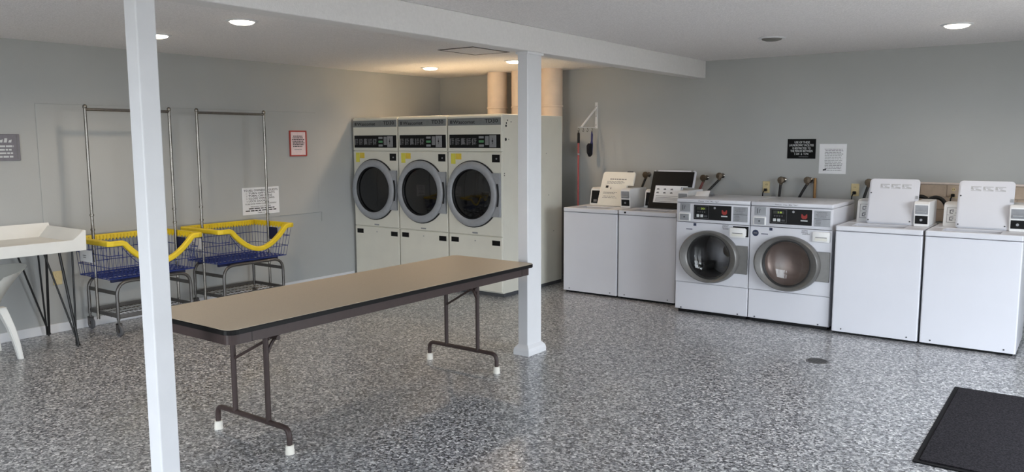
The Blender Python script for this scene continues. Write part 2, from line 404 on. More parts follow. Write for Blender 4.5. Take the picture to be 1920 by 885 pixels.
# ------------------------------------------------------------------ tumble dryers
DW, DD, DH = .716, 1.12, 1.853
XD0, YD = -6.92, 6.369
def make_dryer():
    t = thing('tumble_dryer', '', 'dryer', (XD0, YD, 0), 'tall tumble dryers in the corner')
    X = lambda v: XD0+v
    Yf = YD
    obj('cabinet', B(X(.004), X(DW-.004), Yf+.02, Yf+DD, .035, DH, .006, 2), M_cream, t)
    obj('kick_base', B(X(.006), X(DW-.006), Yf+.03, Yf+DD-.01, 0, .035), M_darkgrey, t)
    hp = obj('header_panel', B(X(.012), X(DW-.004), Yf, Yf+.02, 1.482, DH-.012, .004, 1), M_cream, t)
    st = obj('name_strip', B(X(.018), X(DW-.01), Yf-.004, Yf, 1.744, 1.818, .001, 1), M_greystrip, t)
    letters([('Wascomat', X(.088), 1.762, .29, .036)], '-y', Yf-.0048, M_ink, st)
    letters([('TD30', X(.505), 1.768, .165, .038)], '-y', Yf-.0048, M_ink, st, 'model_lettering')
    bm = new()
    for i in range(3): quad(bm, [(X(.048)+i*.011, Yf-.0048, 1.763), (X(.056)+i*.011, Yf-.0048, 1.763), (X(.056)+i*.011, Yf-.0048, 1.797), (X(.048)+i*.011, Yf-.0048, 1.797)])
    obj('emblem', bm, M_ink, st)
    cp = obj('control_panel', B(X(.036), X(.70), Yf-.006, Yf, 1.514, 1.651, .002, 1), M_black, t)
    d = Yf-.0066
    # printed pictograms: five blocks of pale marks
    bm = new()
    for i in range(5):
        u = .048+i*.074
        quad(bm, [(X(u), d, 1.545), (X(u+.012), d, 1.545), (X(u+.012), d, 1.615), (X(u), d, 1.610)])
        for k in range(4):
            a0 = u+.018+.008*random.random(); zz = 1.552+k*.017
            quad(bm, [(X(a0), d, zz), (X(a0+.03*random.uniform(.6, 1.3)), d, zz), (X(a0+.034), d, zz+.008), (X(a0), d, zz+.008)])
    lathe(bm, [(.026, 0), (.021, 0)], (X(.362), d, 1.583), 'y', 20)
    quad(bm, [(X(.204), d, 1.55), (X(.246), d, 1.55), (X(.23), d, 1.615), (X(.204), d, 1.615)])
    obj('pictograms', bm, M_inkgrey, cp)
    for k, mt_ in enumerate((M_steel, M_lcd2, M_steel)):
        obj('push_button', B(X(.432), X(.494), d-.006, d, 1.527+.042*k, 1.55+.042*k, .002, 1), mt_, cp)
    obj('instruction_plate', B(X(.51), X(.556), d-.001, d, 1.545, 1.635), M_steel, cp)
    scribble(X(.513), X(.553), 1.55, 1.63, 8, '-y', d-.0016, M_inkgrey, cp)
    cs = obj('coin_slot', B(X(.566), X(.652), d-.005, d, 1.522, 1.642, .002, 1), M_steel, cp)
    bm = new(); quad(bm, [(X(.604), d-.0056, 1.553), (X(.609), d-.0056, 1.553), (X(.609), d-.0056, 1.616), (X(.604), d-.0056, 1.616)])
    lathe(bm, [(.010, -.0056), (.001, -.0056)], (X(.6065), d, 1.584), 'y', 12)
    obj('slot', bm, M_ink, cs)
    # middle panel with the big round door
    obj('door_panel', B(X(.012), X(DW-.004), Yf, Yf+.02, .624, 1.474, .004, 1), M_cream, t)
    cx, cz = X(.342), 1.043
    g = obj('door', lathe(new(), [(.325, 0), (.335, -.006), (.335, -.026), (.326, -.036), (.318, -.04), (.290, -.046), (.262, -.036), (.252, -.03), (.250, -.012)], (cx, Yf, cz), 'y', 64), M_ring, t, True)
    obj('gasket', lathe(new(), [(.345, 0), (.345, -.012), (.333, -.014)], (cx, Yf, cz), 'y', 64), M_gasket, g, True)
    obj('door_glass', lathe(new(), [(.252, -.012), (.2, -.020), (.13, -.026), (.06, -.029), (.002, -.03)], (cx, Yf, cz), 'y', 56, cap1=True), M_dryglass, g, True)
    obj('glass_gasket', lathe(new(), [(.258, -.036), (.2515, -.037), (.246, -.018)], (cx, Yf, cz), 'y', 56), M_gasket, g, True)
    pl = [(X(.60), .823), (X(.705), .823), (X(.705), 1.263), (X(.60), 1.263), (X(.665), 1.15), (X(.675), 1.043), (X(.665), .93)]
    lp = obj('latch_plate', prism(new(), pl, 'y', Yf-.03, Yf, .003), M_ring, g)
    hb = [(X(.679)+.012*math.sin(math.pi*k/10), Yf-.034, .93+.226*k/10) for k in range(11)]
    obj('door_handle', tube(new(), hb, .009, 8), M_black, lp, True)
    lk = obj('lock_plate', B(X(.592), X(.69), Yf-.004, Yf, 1.372, 1.449, .001, 1), M_black, t)
    obj('keyhole', lathe(new(), [(.008, -.008), (.008, 0)], (X(.652), Yf-.004, 1.408), 'y', 12, cap0=True), M_steel, lk)
    obj('yellow_sticker', B(X(.052), X(.112), Yf-.0015, Yf, 1.35, 1.457), M_yellowst, t)
    obj('amber_sticker', B(X(.116), X(.192), Yf-.0015, Yf, 1.395, 1.457), M_orangest, t)
    obj('brand_plate', B(X(.33), X(.40), Yf-.003, Yf, .637, .652), M_steel, t)
    obj('lower_panel', B(X(.012), X(DW-.004), Yf, Yf+.02, .05, .616, .004, 1), M_cream, t)
    for u0_, u1_, za, zb in ((.044, .146, .533, .584), (.588, .69, .528, .58)):
        obj('recessed_pull', B(X(u0_), X(u1_), Yf-.003, Yf, za, zb, .001, 1), M_black, t)
    obj('panel_screw', lathe(new(), [(.006, -.004), (.006, 0)], (X(.365), Yf, .562), 'y', 8, cap0=True), M_steel, t)
    return t
M_lcd2 = mat('green_lamp_button', (90, 150, 104), .4)
dry = make_dryer()
dl = ['cream tumble dryer standing against the left wall beside the red-framed notice',
      'middle cream tumble dryer, with a dryer on either side',
      'cream tumble dryer with its bare side panel showing, nearest the top-loading washers']
DR = [dry, dup(dry, (XD0+DW, YD, 0)), dup(dry, (XD0+2*DW, YD, 0))]
for o, l in zip(DR, dl): o['label'] = l
bm = new()   # rust-dark screw holes on the exposed side
for yy, zz, r_ in ((.10, 1.79, .008), (.16, 1.775, .007), (.08, 1.762, .010), (.075, 1.735, .013), (.07, 1.60, .017), (.12, 1.60, .006), (.045, 1.26, .007), (.045, 1.24, .007), (.5, 1.2, .006), (.85, 1.0, .006), (.95, .6, .006), (.8, 1.45, .005), (.3, .25, .006)):
    lathe(bm, [(r_, 0.0008), (.0005, .0008)], (XD0+3*DW-.004, YD+yy, zz), 'x', 10)
obj('screw_hole', bm, M_ink, DR[2])
def duct(x, r, label, yb=7.70):
    t = thing('exhaust_duct', label, 'duct', (x, yb, 1.45), 'exhaust ducts behind the dryers')
    pts = bend([(x, YD+DD+.004, 1.62), (x, yb, 1.62), (x, yb, CZ)], .1, 6)
    obj('pipe', tube(new(), pts, r, 24), M_duct, t, True)
    obj('joint_collar', lathe(new(), [(r+.001, 0), (r+.007, .004), (r+.007, .018), (r+.001, .024)], (x, yb, 1.965), 'z', 24), M_duct, t, True)
duct(-5.835, .118, 'off-white exhaust duct rising behind the middle dryer')
duct(-5.50, .10, 'narrow off-white exhaust duct between the two wider ducts', 7.70)
duct(-5.06, .127, 'off-white exhaust duct at the open end of the dryer row')

# ------------------------------------------------------------------ washing machines
def top_loader(x0, yf, w_, label, style):
    """style: 'plain' white lid; 'text' lid with printed instructions; 'black' lid with dark inside and sticker"""
    g = 'top-loading washers in the row'
    t = thing('top_loading_washer', label, 'washing machine', (x0, yf, 0), g)
    X = lambda v: x0+v
    Y = lambda v: yf+v
    H = .895
    back = .655
    w_ -= .008
    # cabinet: open-topped shell
    bm = new()
    prism(bm, [(X(.0), Y(.008)), (X(.003), Y(.002)), (X(.009), Y(0)), (X(w_-.009), Y(0)), (X(w_-.003), Y(.002)), (X(w_), Y(.008)), (X(w_), Y(back)), (X(0), Y(back))], 'z', .022, .848)
    obj('cabinet', bm, M_white, t)
    obj('toe_space', B(X(.02), X(w_-.02), Y(.03), Y(back-.03), 0, .022), M_black, t)
    for u in (.075, w_-.075):
        obj('screw', lathe(new(), [(.006, -.003), (.006, 0)], (X(u), Y(0), .045), 'y', 8, cap0=True), M_darkgrey, t)
    # top deck: frame around the tub opening
    dk = new()
    ox0, ox1, oy0, oy1 = .10, w_-.15, .06, .30
    box(dk, X(0), X(w_), Y(-.004), Y(oy0), .852, H, .008, 2); box(dk, X(0), X(w_), Y(oy1), Y(back), .852, H, .006, 1)
    box(dk, X(0), X(ox0), Y(oy0-.01), Y(oy1+.01), .852, H-.002); box(dk, X(ox1), X(w_), Y(oy0-.01), Y(oy1+.01), .852, H-.002)
    obj('top_deck', dk, M_white, t)
    obj('tub_opening', B(X(ox0), X(ox1), Y(oy0), Y(oy1), .849, .8495), M_drum, t)
    # console across the back
    cy = .44
    prof = [(Y(cy), H), (Y(cy+.03), H+.17), (Y(cy+.06), H+.185), (Y(back), H+.185), (Y(back), H)]
    cn = obj('console', prism(new(), prof, 'x', X(.055), X(w_-.13), .004), M_white2, t)
    sl = .03/.17
    def slab(u0, u1, h0, h1, d, mt_, name, par):
        p = [(X(u0), Y(cy+sl*h0)-d, H+h0), (X(u1), Y(cy+sl*h0)-d, H+h0), (X(u1), Y(cy+sl*h1)-d, H+h1), (X(u0), Y(cy+sl*h1)-d, H+h1)]
        bm = new(); v = [bm.verts.new(q) for q in p]; v2 = [bm.verts.new((q[0], q[1]+d*.9, q[2])) for q in p]
        bm.faces.new(v); bm.faces.new(v2)
        for i in range(4): bm.faces.new((v[i], v[(i+1) % 4], v2[(i+1) % 4], v2[i]))
        return obj(name, bm, mt_, par)
    if style == 'plain':
        ip = slab(.07, .205, .02, .155, .004, M_white2, 'cycle_panel', cn)
        bm = new()
        def bar(u0, u1, h0, h1):
            dd = .0055
            quad(bm, [(X(u0), Y(cy+sl*h0)-dd, H+h0), (X(u1), Y(cy+sl*h0)-dd, H+h0), (X(u1), Y(cy+sl*h1)-dd, H+h1), (X(u0), Y(cy+sl*h1)-dd, H+h1)])
        bar(.078, .081, .03, .148); bar(.172, .175, .03, .148); bar(.078, .175, .03, .033); bar(.078, .175, .145, .148); bar(.081, .172, .088, .090)
        for hh in (.045, .10):
            bar(.098, .122, hh, hh+.007); bar(.098, .105, hh+.007, hh+.03); bar(.105, .128, hh+.025, hh+.032); bar(.115, .128, hh+.012, hh+.018)
            bar(.14, .16, hh+.004, hh+.01); bar(.145, .162, hh+.018, hh+.024)
        obj('cycle_symbols', bm, M_inkgrey, ip)
        slab(.18, .2, .022, .15, .0062, M_black, 'display', ip)
    else:
        ip = slab(.07, .18, .02, .155, .004, M_black, 'cycle_panel', cn)
        slab(.10, .14, .035, .06, .0055, M_inkgrey, 'button_row', ip)
    # coin meter box at the right of the console
    b0, b1 = w_-.118, w_-.008
    prof = [(Y(.29), H), (Y(.275), H+.18), (Y(.30), H+.197), (Y(back-.01), H+.197), (Y(back-.01), H)]
    cb = obj('coin_meter', prism(new(), prof, 'x', X(b0), X(b1), .004), M_white2, t)
    def face(u0, u1, h0, h1, d, mt_, name, par):
        yy = lambda h: Y(.29-.015*h/.18)-d
        bm = new(); quad(bm, [(X(u0), yy(h0), H+h0), (X(u1), yy(h0), H+h0), (X(u1), yy(h1), H+h1), (X(u0), yy(h1), H+h1)])
        return obj(name, bm, mt_, par)
    face(b0+.01, b1-.008, .02, .085, .002, M_black, 'lock_plate', cb)
    face(b0+.01, b1-.008, .098, .170, .002, M_steel, 'coin_slide', cb)
    obj('key_lock', lathe(new(), [(.010, -.008), (.010, .002)], ((X(b0)+X(b1))/2, Y(.285), H+.052), 'y', 14, cap0=True), M_steel, cb)
    obj('slide_tray', B(X(b0+.02), X(b1-.02), Y(.262), Y(.276), H+.112, H+.124, .003, 1), M_ring, cb)
    # raised lid, leaning back
    if style == 'plain':
        l0, l1, lh, ly, tilt, tk = .158, .536, .365, .325, .115, .022
    elif style == 'text':
        l0, l1, lh, ly, tilt, tk = .19, .575, .355, .375, .15, .022
    else:
        l0, l1, lh, ly, tilt, tk = .145, .61, .385, .36, .14, .024
    pts = rrect(l0, l1, 0, lh, .028, 4)
    if style != 'plain':   # corner of the lid is cut away behind the coin meter
        pts = [(u, v) for u, v in pts if not (u > b0-.012 and v < .215)]
        out = []
        for i, q in enumerate(pts):
            out.append(q)
            nq = pts[(i+1) % len(pts)]
            if q[1] < .1 and nq[1] > .2 and nq[0] > l1-.01:
                out += [(b0-.012, 0), (b0-.012, .215), (l1, .215)]
        pts = out
    def lidp(u, v, d):   # point on the leaning lid: u across, v up, d towards the room
        return (X(u), Y(ly+tilt*v/lh)-d, H+.002+v)
    def lidprism(poly, d0, d1, bev=0):
        bm = prism(new(), [(u, v) for u, v in poly], 'y', -d1, -d0, bev)
        for vv in bm.verts: vv.co = Vector(lidp(vv.co.x, vv.co.z, -vv.co.y))
        return bm
    lm = {'plain': M_white, 'text': M_lidcream, 'black': M_white}[style]
    ld = obj('lid', lidprism(pts, 0, tk, .006), lm, t, True)
    if style == 'plain':
        ins = rrect(l0+.012, l1-.03, .012, lh-.014, .02, 3)
        pn = obj('lid_inner', lidprism(ins, tk, tk+.005, .002), M_white, ld)
        bm = new()
        for i in range(3):
            u = l0+.085+i*.082
            for P4 in ([(u, .318), (u+.07, .318), (u+.07, .324), (u, .324)], [(u, .300), (u+.02, .297), (u+.012, .322), (u, .322)], [(u+.03, .297), (u+.07, .292), (u+.07, .299), (u+.035, .306)], [(u+.022, .308), (u+.05, .310), (u+.05, .314), (u+.022, .314)], [(u, .29), (u+.07, .288), (u+.07, .292), (u, .295)]):
                quad(bm, [lidp(a_, b_, tk+.0056) for a_, b_ in P4])
        obj('printed_symbols', bm, M_inkpale, pn)
        for u, v in ((l0+.02, .25), (l0+.02, .03), (l1-.045, .03)):
            o = obj('bumper', lathe(new(), [(.006, -.004), (.006, 0)], Vector(lidp(u, v, tk+.006)), 'y', 8, cap0=True), M_darkgrey, ld)
        obj('hinge_catch', lidprism([(l1-.022, .21), (l1-.002, .21), (l1-.002, .235), (l1-.022, .235)], tk, tk+.006), M_ring, ld)
    elif style == 'text':
        bm = new()
        for v, a0, a1, h in ((.275, .10, .30, .010), (.255, .07, .26, .005), (.243, .07, .29, .004), (.232, .07, .25, .004), (.14, .05, .22, .005), (.128, .05, .20, .004), (.10, .06, .2, .005), (.085, .05, .23, .004)):
            u = l0+a0
            while u < l0+a1-.01:
                le = min(random.uniform(.015, .04), l0+a1-u); quad(bm, [lidp(u, v, tk+.0008), lidp(u+le, v, tk+.0008), lidp(u+le, v+h, tk+.0008), lidp(u, v+h, tk+.0008)]); u += le+.006
        obj('printed_lines', bm, M_inkgrey, ld)
        bm = new(); quad(bm, [lidp(a_, b_, tk+.001) for a_, b_ in ((l0+.065, .188), (l0+.097, .188), (l0+.097, .212), (l0+.065, .212))])
        quad(bm, [lidp(a_, b_, tk+.001) for a_, b_ in ((l0+.125, .175), (l0+.135, .175), (l0+.131, .198), (l0+.127, .198))])
        obj('printed_symbols', bm, M_ink, ld)
        obj('lid_catch', lidprism([(l1-.10, lh), (l1-.04, lh), (l1-.04, lh+.01), (l1-.10, lh+.01)], .004, tk), M_darkgrey, ld)
    else:
        ins = [(u, v) for u, v in rrect(l0+.004, l1-.016, .004, lh-.012, .012, 2) if not (u > b0-.02 and v < .215)]
        k = [i for i, q in enumerate(ins) if q[0] > b0-.02][-1]
        ins = ins[:0]+ins
        low = [q for q in ins if q[1] < .02]
        poly = [(l0+.004, .004), (b0-.02, .004), (b0-.02, .222), (l1-.016, .222), (l1-.016, lh-.012), (l0+.004, lh-.012)]
        pn = obj('lid_inner', lidprism(poly, tk, tk+.006, .002), M_black, ld)
        pl2 = [(l0+.055, .065), (b0-.022, .065), (b0-.022, .224), (l1-.06, .224), (l1-.06, .232), (l0+.055, .232)]
        sk = obj('instruction_sticker', lidprism(pl2, tk+.006, tk+.007), M_paper, pn)
        bm = new()
        for i in range(4):
            for j in range(2):
                u, v = l0+.075+i*.075, .155+j*.035
                if u < b0-.08:
                    quad(bm, [lidp(a_, b_, tk+.0076) for a_, b_ in ((u, v), (u+.03, v), (u+.022, v+.016), (u, v+.012))])
        for v in (.128, .075, .088, .1, .112):
            quad(bm, [lidp(a_, b_, tk+.0076) for a_, b_ in ((l0+.075, v), (b0-.04, v), (b0-.04, v+.004), (l0+.075, v+.004))])
        obj('printed_symbols', bm, M_inkgrey, sk)
        for u in (l0+.03, l1-.05):
            obj('lid_catch', lidprism([(u, lh-.012), (u+.02, lh-.012), (u+.02, lh+.004), (u, lh+.004)], tk, tk+.008), M_steel, ld)
    return t
YW1, YTL = 7.021, 6.75
top_loader(-4.458, YW1, .643, 'white top-loading washer beside the dryers, its raised lid printed with instructions', 'text')
w2 = top_loader(-3.808, YW1, .628, 'white top-loading washer with a raised black-lined lid and white sticker', 'black')
obj('deck_plug', lathe(new(), [(.009, -.006), (.009, 0)], (-3.808+.075, YW1-.004, .876), 'y', 10, cap0=True), M_black, w2)
top_loader(-1.668, YTL, .648, 'white top-loading washer with plain raised lid, beside the front-loading washers', 'plain')
top_loader(-1.012, YTL, .645, 'white top-loading washer with plain raised lid at the end of the row', 'plain')

FW, FH, YFL = .684, 1.058, 6.791
def front_loader(x0, label, first):
    t = thing('front_loading_washer', label, 'washing machine', (x0, YFL, 0), 'front-loading washers side by side')
    X = lambda v: x0+v
    Y = lambda v: YFL+v
    dp = .70
    # cabinet shell with open front
    bm = new()
    box(bm, X(0), X(.015), Y(.02), Y(dp), .03, FH-.037); box(bm, X(FW-.015), X(FW), Y(.02), Y(dp), .03, FH-.037)
    box(bm, X(.015), X(FW-.015), Y(dp-.015), Y(dp), .03, FH-.037); box(bm, X(.015), X(FW-.015), Y(.02), Y(dp-.015), .03, .045)
    obj('cabinet', bm, M_white, t)
    obj('toe_space', B(X(.02), X(FW-.02), Y(.035), Y(dp-.03), 0, .03), M_black, t)
    tp = obj('top_cover', B(X(0), X(FW), Y(-.006), Y(dp), FH-.036, FH, .008, 3), M_white, t, True)
    letters([('Please  Use  Me  "go"', X(.21), FH-.022, .19, .009)], '-y', Y(-.0068), M_inkgrey, tp)
    cp = obj('control_fascia', B(X(0), X(FW), Y(-.004), Y(.02), .846, FH-.039, .006, 2), M_white, t, True)
    d = Y(-.004)
    c1 = obj('coin_plate', B(X(.034), X(.136), d-.004, d, .94, 1.014, .002, 1), M_steel, cp)
    bm = new(); quad(bm, [(X(.058), d-.0046, .955), (X(.063), d-.0046, .955), (X(.063), d-.0046, 1.0), (X(.058), d-.0046, 1.0)]); quad(bm, [(X(.072), d-.0046, .96), (X(.075), d-.0046, .96), (X(.085), d-.0046, .995), (X(.08), d-.0046, .995)])
    obj('slot', bm, M_ink, c1)
    cr = obj('coin_return', B(X(.024), X(.136), d-.008, d, .856, .928, .004, 1), M_white2, cp)
    cq = obj('return_door', B(X(.036), X(.124), d-.011, d-.008, .862, .918, .001, 1), M_steel, cr)
    obj('key_lock', lathe(new(), [(.007, -.006), (.007, 0)], (X(.08), d-.011, .892), 'y', 12, cap0=True), M_darkgrey, cq)
    bp = obj('display_panel', B(X(.167), X(.518), d-.003, d, .874, 1.006, .001, 1), M_black, cp)
    dd = d-.0036
    bm = new()
    for (u0_, u1_, v0_, v1_) in ((.176, .178, .886, .998), (.308, .310, .886, .998), (.176, .310, .886, .888), (.176, .310, .996, .998)):
        quad(bm, [(X(u0_), dd, v0_), (X(u1_), dd, v0_), (X(u1_), dd, v1_), (X(u0_), dd, v1_)])
    for k in range(4): lathe(bm, [(.006, 0), (.004, 0)], (X(.208+.021*k), dd, .944), 'y', 10)
    obj('panel_outline', bm, M_inkgrey, bp)
    obj('screen', B(X(.196), X(.285), dd-.0006, dd+.0002, .962, .986), M_lcdpanel, bp)
    letters([('30' if first else '18', X(.236), .966, .034, .016)], '-y', dd-.0012, M_lcdlit, bp, 'readout')
    for k in range(2):
        obj('push_button', B(X(.196+.036*k), X(.222+.036*k), dd-.003, dd, .896, .921, .002, 1), M_inkwhite, bp)
    obj('start_key', B(X(.268), X(.296), dd-.002, dd, .898, .914, .001, 1), M_darkgrey, bp)
    obj('indicator', lathe(new(), [(.010, -.004), (.010, 0)], (X(.366), dd, .984), 'y', 14, cap0=True), M_steel, bp)
    em = obj('emblem', prism(new(), [(X(.431), .968), (X(.431), .94), (X(.444), .928), (X(.469), .928), (X(.480), .94), (X(.480), .968), (X(.470), .968), (X(.466), .958), (X(.456), .953), (X(.446), .958), (X(.441), .968)], 'y', dd-.001, dd), M_logored, bp)
    obj('emblem_caption', B(X(.427), X(.484), dd-.001, dd, .908, .918), M_inkwhite, bp)
    gp = obj('soap_legend', B(X(.536), X(.666), d-.003, d, .872, 1.004, .001, 1), M_steel, cp)
    obj('legend_divider', B(X(.538), X(.664), d-.0045, d-.003, .934, .938), M_darkgrey, gp)
    scribble(X(.55), X(.65), .945, .995, 5, '-y', d-.0036, M_inkgrey, gp, 'printed_lines', .45, .3)
    scribble(X(.545), X(.605), .88, .928, 4, '-y', d-.0036, M_inkgrey, gp, 'printed_lines', .45, .3)
    # front panel with the round opening
    cx, cz = X(.326), .541
    obj('front_panel', plate_hole(new(), X(0), X(FW), .291, .842, Y(0), Y(.02), cx, cz, .205), M_white, t)
    kp = obj('kick_panel', B(X(0), X(FW), Y(0), Y(.02), .034, .287, .004, 1), M_white, t)
    for u in (.06, FW-.085):
        obj('screw', lathe(new(), [(.007, -.003), (.007, 0)], (X(u), Y(0), .047), 'y', 8, cap0=True), M_darkgrey, kp)
    # drum behind the window
    if first:
        dr = obj('drum', lathe(new(), [(.204, .02), (.215, .06), (.225, .10), (.225, .46), (.06, .48), (.05, .45), (.001, .44)], (cx, Y(0), cz), 'y', 40), M_drum, t, True)
        for k in range(3):
            a_ = R(100+120*k); bm = new()
            c_, s_ = math.cos(a_), math.sin(a_)
            for yy in (.11, .44):
                pass
            vsn = []
            for yy, hh in ((.11, .03), (.16, .065), (.40, .065), (.44, .03)):
                for off, rad in ((-.045, .224), (-.014, .224-hh), (.014, .224-hh), (.045, .224)):
                    vsn.append(bm.verts.new((cx+c_*rad-s_*off, Y(yy), cz+s_*rad+c_*off)))
            for i in range(3):
                for j in range(3): bm.faces.new((vsn[i*4+j], vsn[i*4+j+1], vsn[i*4+j+5], vsn[i*4+j+4]))
            obj('drum_baffle', bm, M_drum, dr, True)
    else:
        obj('drum', lathe(new(), [(.204, .02), (.204, .05), (.185, .075), (.13, .10), (.06, .112), (.001, .115)], (cx, Y(0), cz), 'y', 40), M_taupe, t, True)
    # oval door ring, window and hinge plate
    bm = new(); n = 64
    prof = [(1.0, 1.0, 0.0), (1.0, 1.0, -.03), (.975, .975, -.05), (.93, .94, -.062), (None, .214, -.05), (None, .203, -.035), (None, .198, -.012)]
    rings = []
    for a_, b_, h in prof:
        ring = []
        for k in range(n):
            an = 2*math.pi*k/n; c_, s_ = math.cos(an), math.sin(an)
            if a_ is None: ring.append(bm.verts.new((cx+b_*c_, Y(h), cz+b_*s_)))
            else: ring.append(bm.verts.new((cx+.28*a_*c_, Y(h), cz+.2375*b_*s_)))
        rings.append(ring)
    for A, C in zip(rings, rings[1:]):
        for k in range(n): bm.faces.new((A[k], A[(k+1) % n], C[(k+1) % n], C[k]))
    dr_ = obj('door', bm, M_silver, t, True)
    obj('door_window', lathe(new(), [(.198, -.014), (.17, -.004), (.12, .006), (.06, .012), (.002, .014)], (cx, Y(0), cz), 'y', 48, cap1=True), M_glass if first else M_glass2, dr_, True)
    obj('window_gasket', lathe(new(), [(.203, -.034), (.196, -.034), (.188, -.010), (.199, -.004)], (cx, Y(0), cz), 'y', 48), M_gasket, dr_, True)
    obj('hinge_plate', B(X(.545), X(.676), Y(-.014), Y(0), .412, .662, .003, 1), M_silver, dr_)
    # soap drawer
    if first:
        obj('drawer_gap_shade', B(X(.535), X(.676), Y(-.001), Y(0), .742, .832), M_black, t)  # flat black plate, paints the shade around the pulled-out drawer
        o0, zz = -.055, -.004
    else:
        o0, zz = -.008, 0
    bm = B(X(.528), X(.67), Y(o0-.012), Y(o0+.006), .742+zz, .829+zz, .008, 2)
    if first: box(bm, X(.54), X(.658), Y(o0), Y(-.001), .752, .81)
    so = obj('soap_drawer', bm, M_white2, t, True)
    obj('finger_pull', B(X(.55), X(.65), Y(o0-.0135), Y(o0-.011), .755+zz, .785+zz, .001, 1), M_lidcream, so)
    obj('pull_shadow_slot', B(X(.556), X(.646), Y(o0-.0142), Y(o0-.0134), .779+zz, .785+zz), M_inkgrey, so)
    obj('rating_sticker', B(X(.165), X(.192), Y(-.001), Y(0), .813, .838), M_bluebadge, t)
    obj('maker_mark', B(X(.095), X(.155), Y(-.001), Y(0), .777, .784), M_bluebadge, t)
    bm = new()
    scribble(X(.435), X(.505), .795, .838, 4, '-y', Y(-.0008), M_inkgrey, t, 'printed_lines', .5, .3)
    bm.free()
    if not first:
        bd = obj('round_badge', lathe(new(), [(.028, 0), (.028, -.0012), (.001, -.0012)], (X(.046), Y(0), .785), 'y', 24), M_bluebadge, t)
        obj('badge_text', B(X(.030), X(.062), Y(-.002), Y(-.0012), .780, .790), M_inkgrey, bd)
    return t
M_lcdpanel = mat('dark_lcd', (30, 36, 22), .4)
M_lcdlit = mat('lit_digits', (150, 170, 60), .5, emit=.5)
M_glass2 = glass_material('smoky_window_glass', (.85, .82, .80))
front_loader(-3.078, 'front-loading washer with its soap drawer pulled open and a clear dark drum', True)
front_loader(-2.386, 'front-loading washer with brownish drum behind the glass and a round blue badge', False)
# folded sheet lying on the first front loader
bm = new()
fp = [(-3.045, 7.12, 1.0600), (-2.895, 7.08, 1.0600), (-2.90, 7.13, 1.115), (-3.05, 7.17, 1.098)]
quad(bm, fp); quad(bm, [(p[0], p[1], p[2]+.0015) for p in fp])
fp2 = [fp[3], fp[2], (-2.915, 7.30, 1.0605), (-3.06, 7.34, 1.0605)]
quad(bm, fp2)
tag(obj('folded_sheet', bm, M_paper, None), 'folded white sheet lying on top of a front-loading washer', 'paper')

# ------------------------------------------------------------------ folding table
def folding_table():
    x0, x1, y0, y1, zt = -3.905, -3.155, 2.115, 4.605, .722
    t = thing('folding_table', 'long tan laminate folding table with brown steel legs between the posts', 'table', ((x0+x1)/2, (y0+y1)/2, 0))
    def rr(e, r): return rrect(x0+e, x1-e, y0+e, y1-e, r, 6)
    obj('table_top', prism(new(), rr(.004, .05), 'z', zt-.016, zt), M_tan, t)
    obj('edge_band', prism(new(), rr(0, .054), 'z', zt-.026, zt-.002, .003), M_blackedge, t)
    bm = new()
    prism(bm, rr(.022, .05), 'z', zt-.078, zt-.026)
    obj('apron', bm, M_brown, t)
    for yy in (y0+.14, y1-.14):
        obj('apron_seam', B(x1-.0225, x1-.0212, yy-.001, yy+.001, zt-.078, zt-.026), M_blackedge, t)
    xa, xb = -3.84, -3.225
    for yy, sg in ((2.485, 1), (4.232, -1)):
        lf = obj('leg_frame', tube(new(), bend([(xa, yy, .035), (xa, yy, .132), (xb, yy, .132), (xb, yy, .035)], .07, 6), .0145, 10), M_brown, t, True)
        for u in (-3.675, -3.39):
            obj('upright', tube(new(), [(u, yy, .132), (u, yy, zt-.07)], .0145, 10), M_brown, lf, True)
        for u in (xa, xb):
            obj('rubber_foot', lathe(new(), [(.024, 0), (.021, .045), (.0145, .047)], (u, yy, 0), 'z', 16, cap0=True), M_foot, lf, True)
        obj('brace', tube(new(), [(-3.675, yy, .425), (-3.42, yy+sg*.045, .565), (-3.36, yy+sg*.2, zt-.07)], .008, 8), M_brown, lf, True)
        obj('lock_brace', tube(new(), bend([(-3.39, yy, .485), (-3.385, yy+sg*.04, .56), (-3.38, yy+sg*.17, zt-.07)], .03, 4), .009, 8), M_brown, lf, True)
        obj('lock_ring', tube(new(), [(-3.425, yy+sg*.055, .575), (-3.355, yy+sg*.055, .575)], .013, 8), M_brown, lf, True)
folding_table()

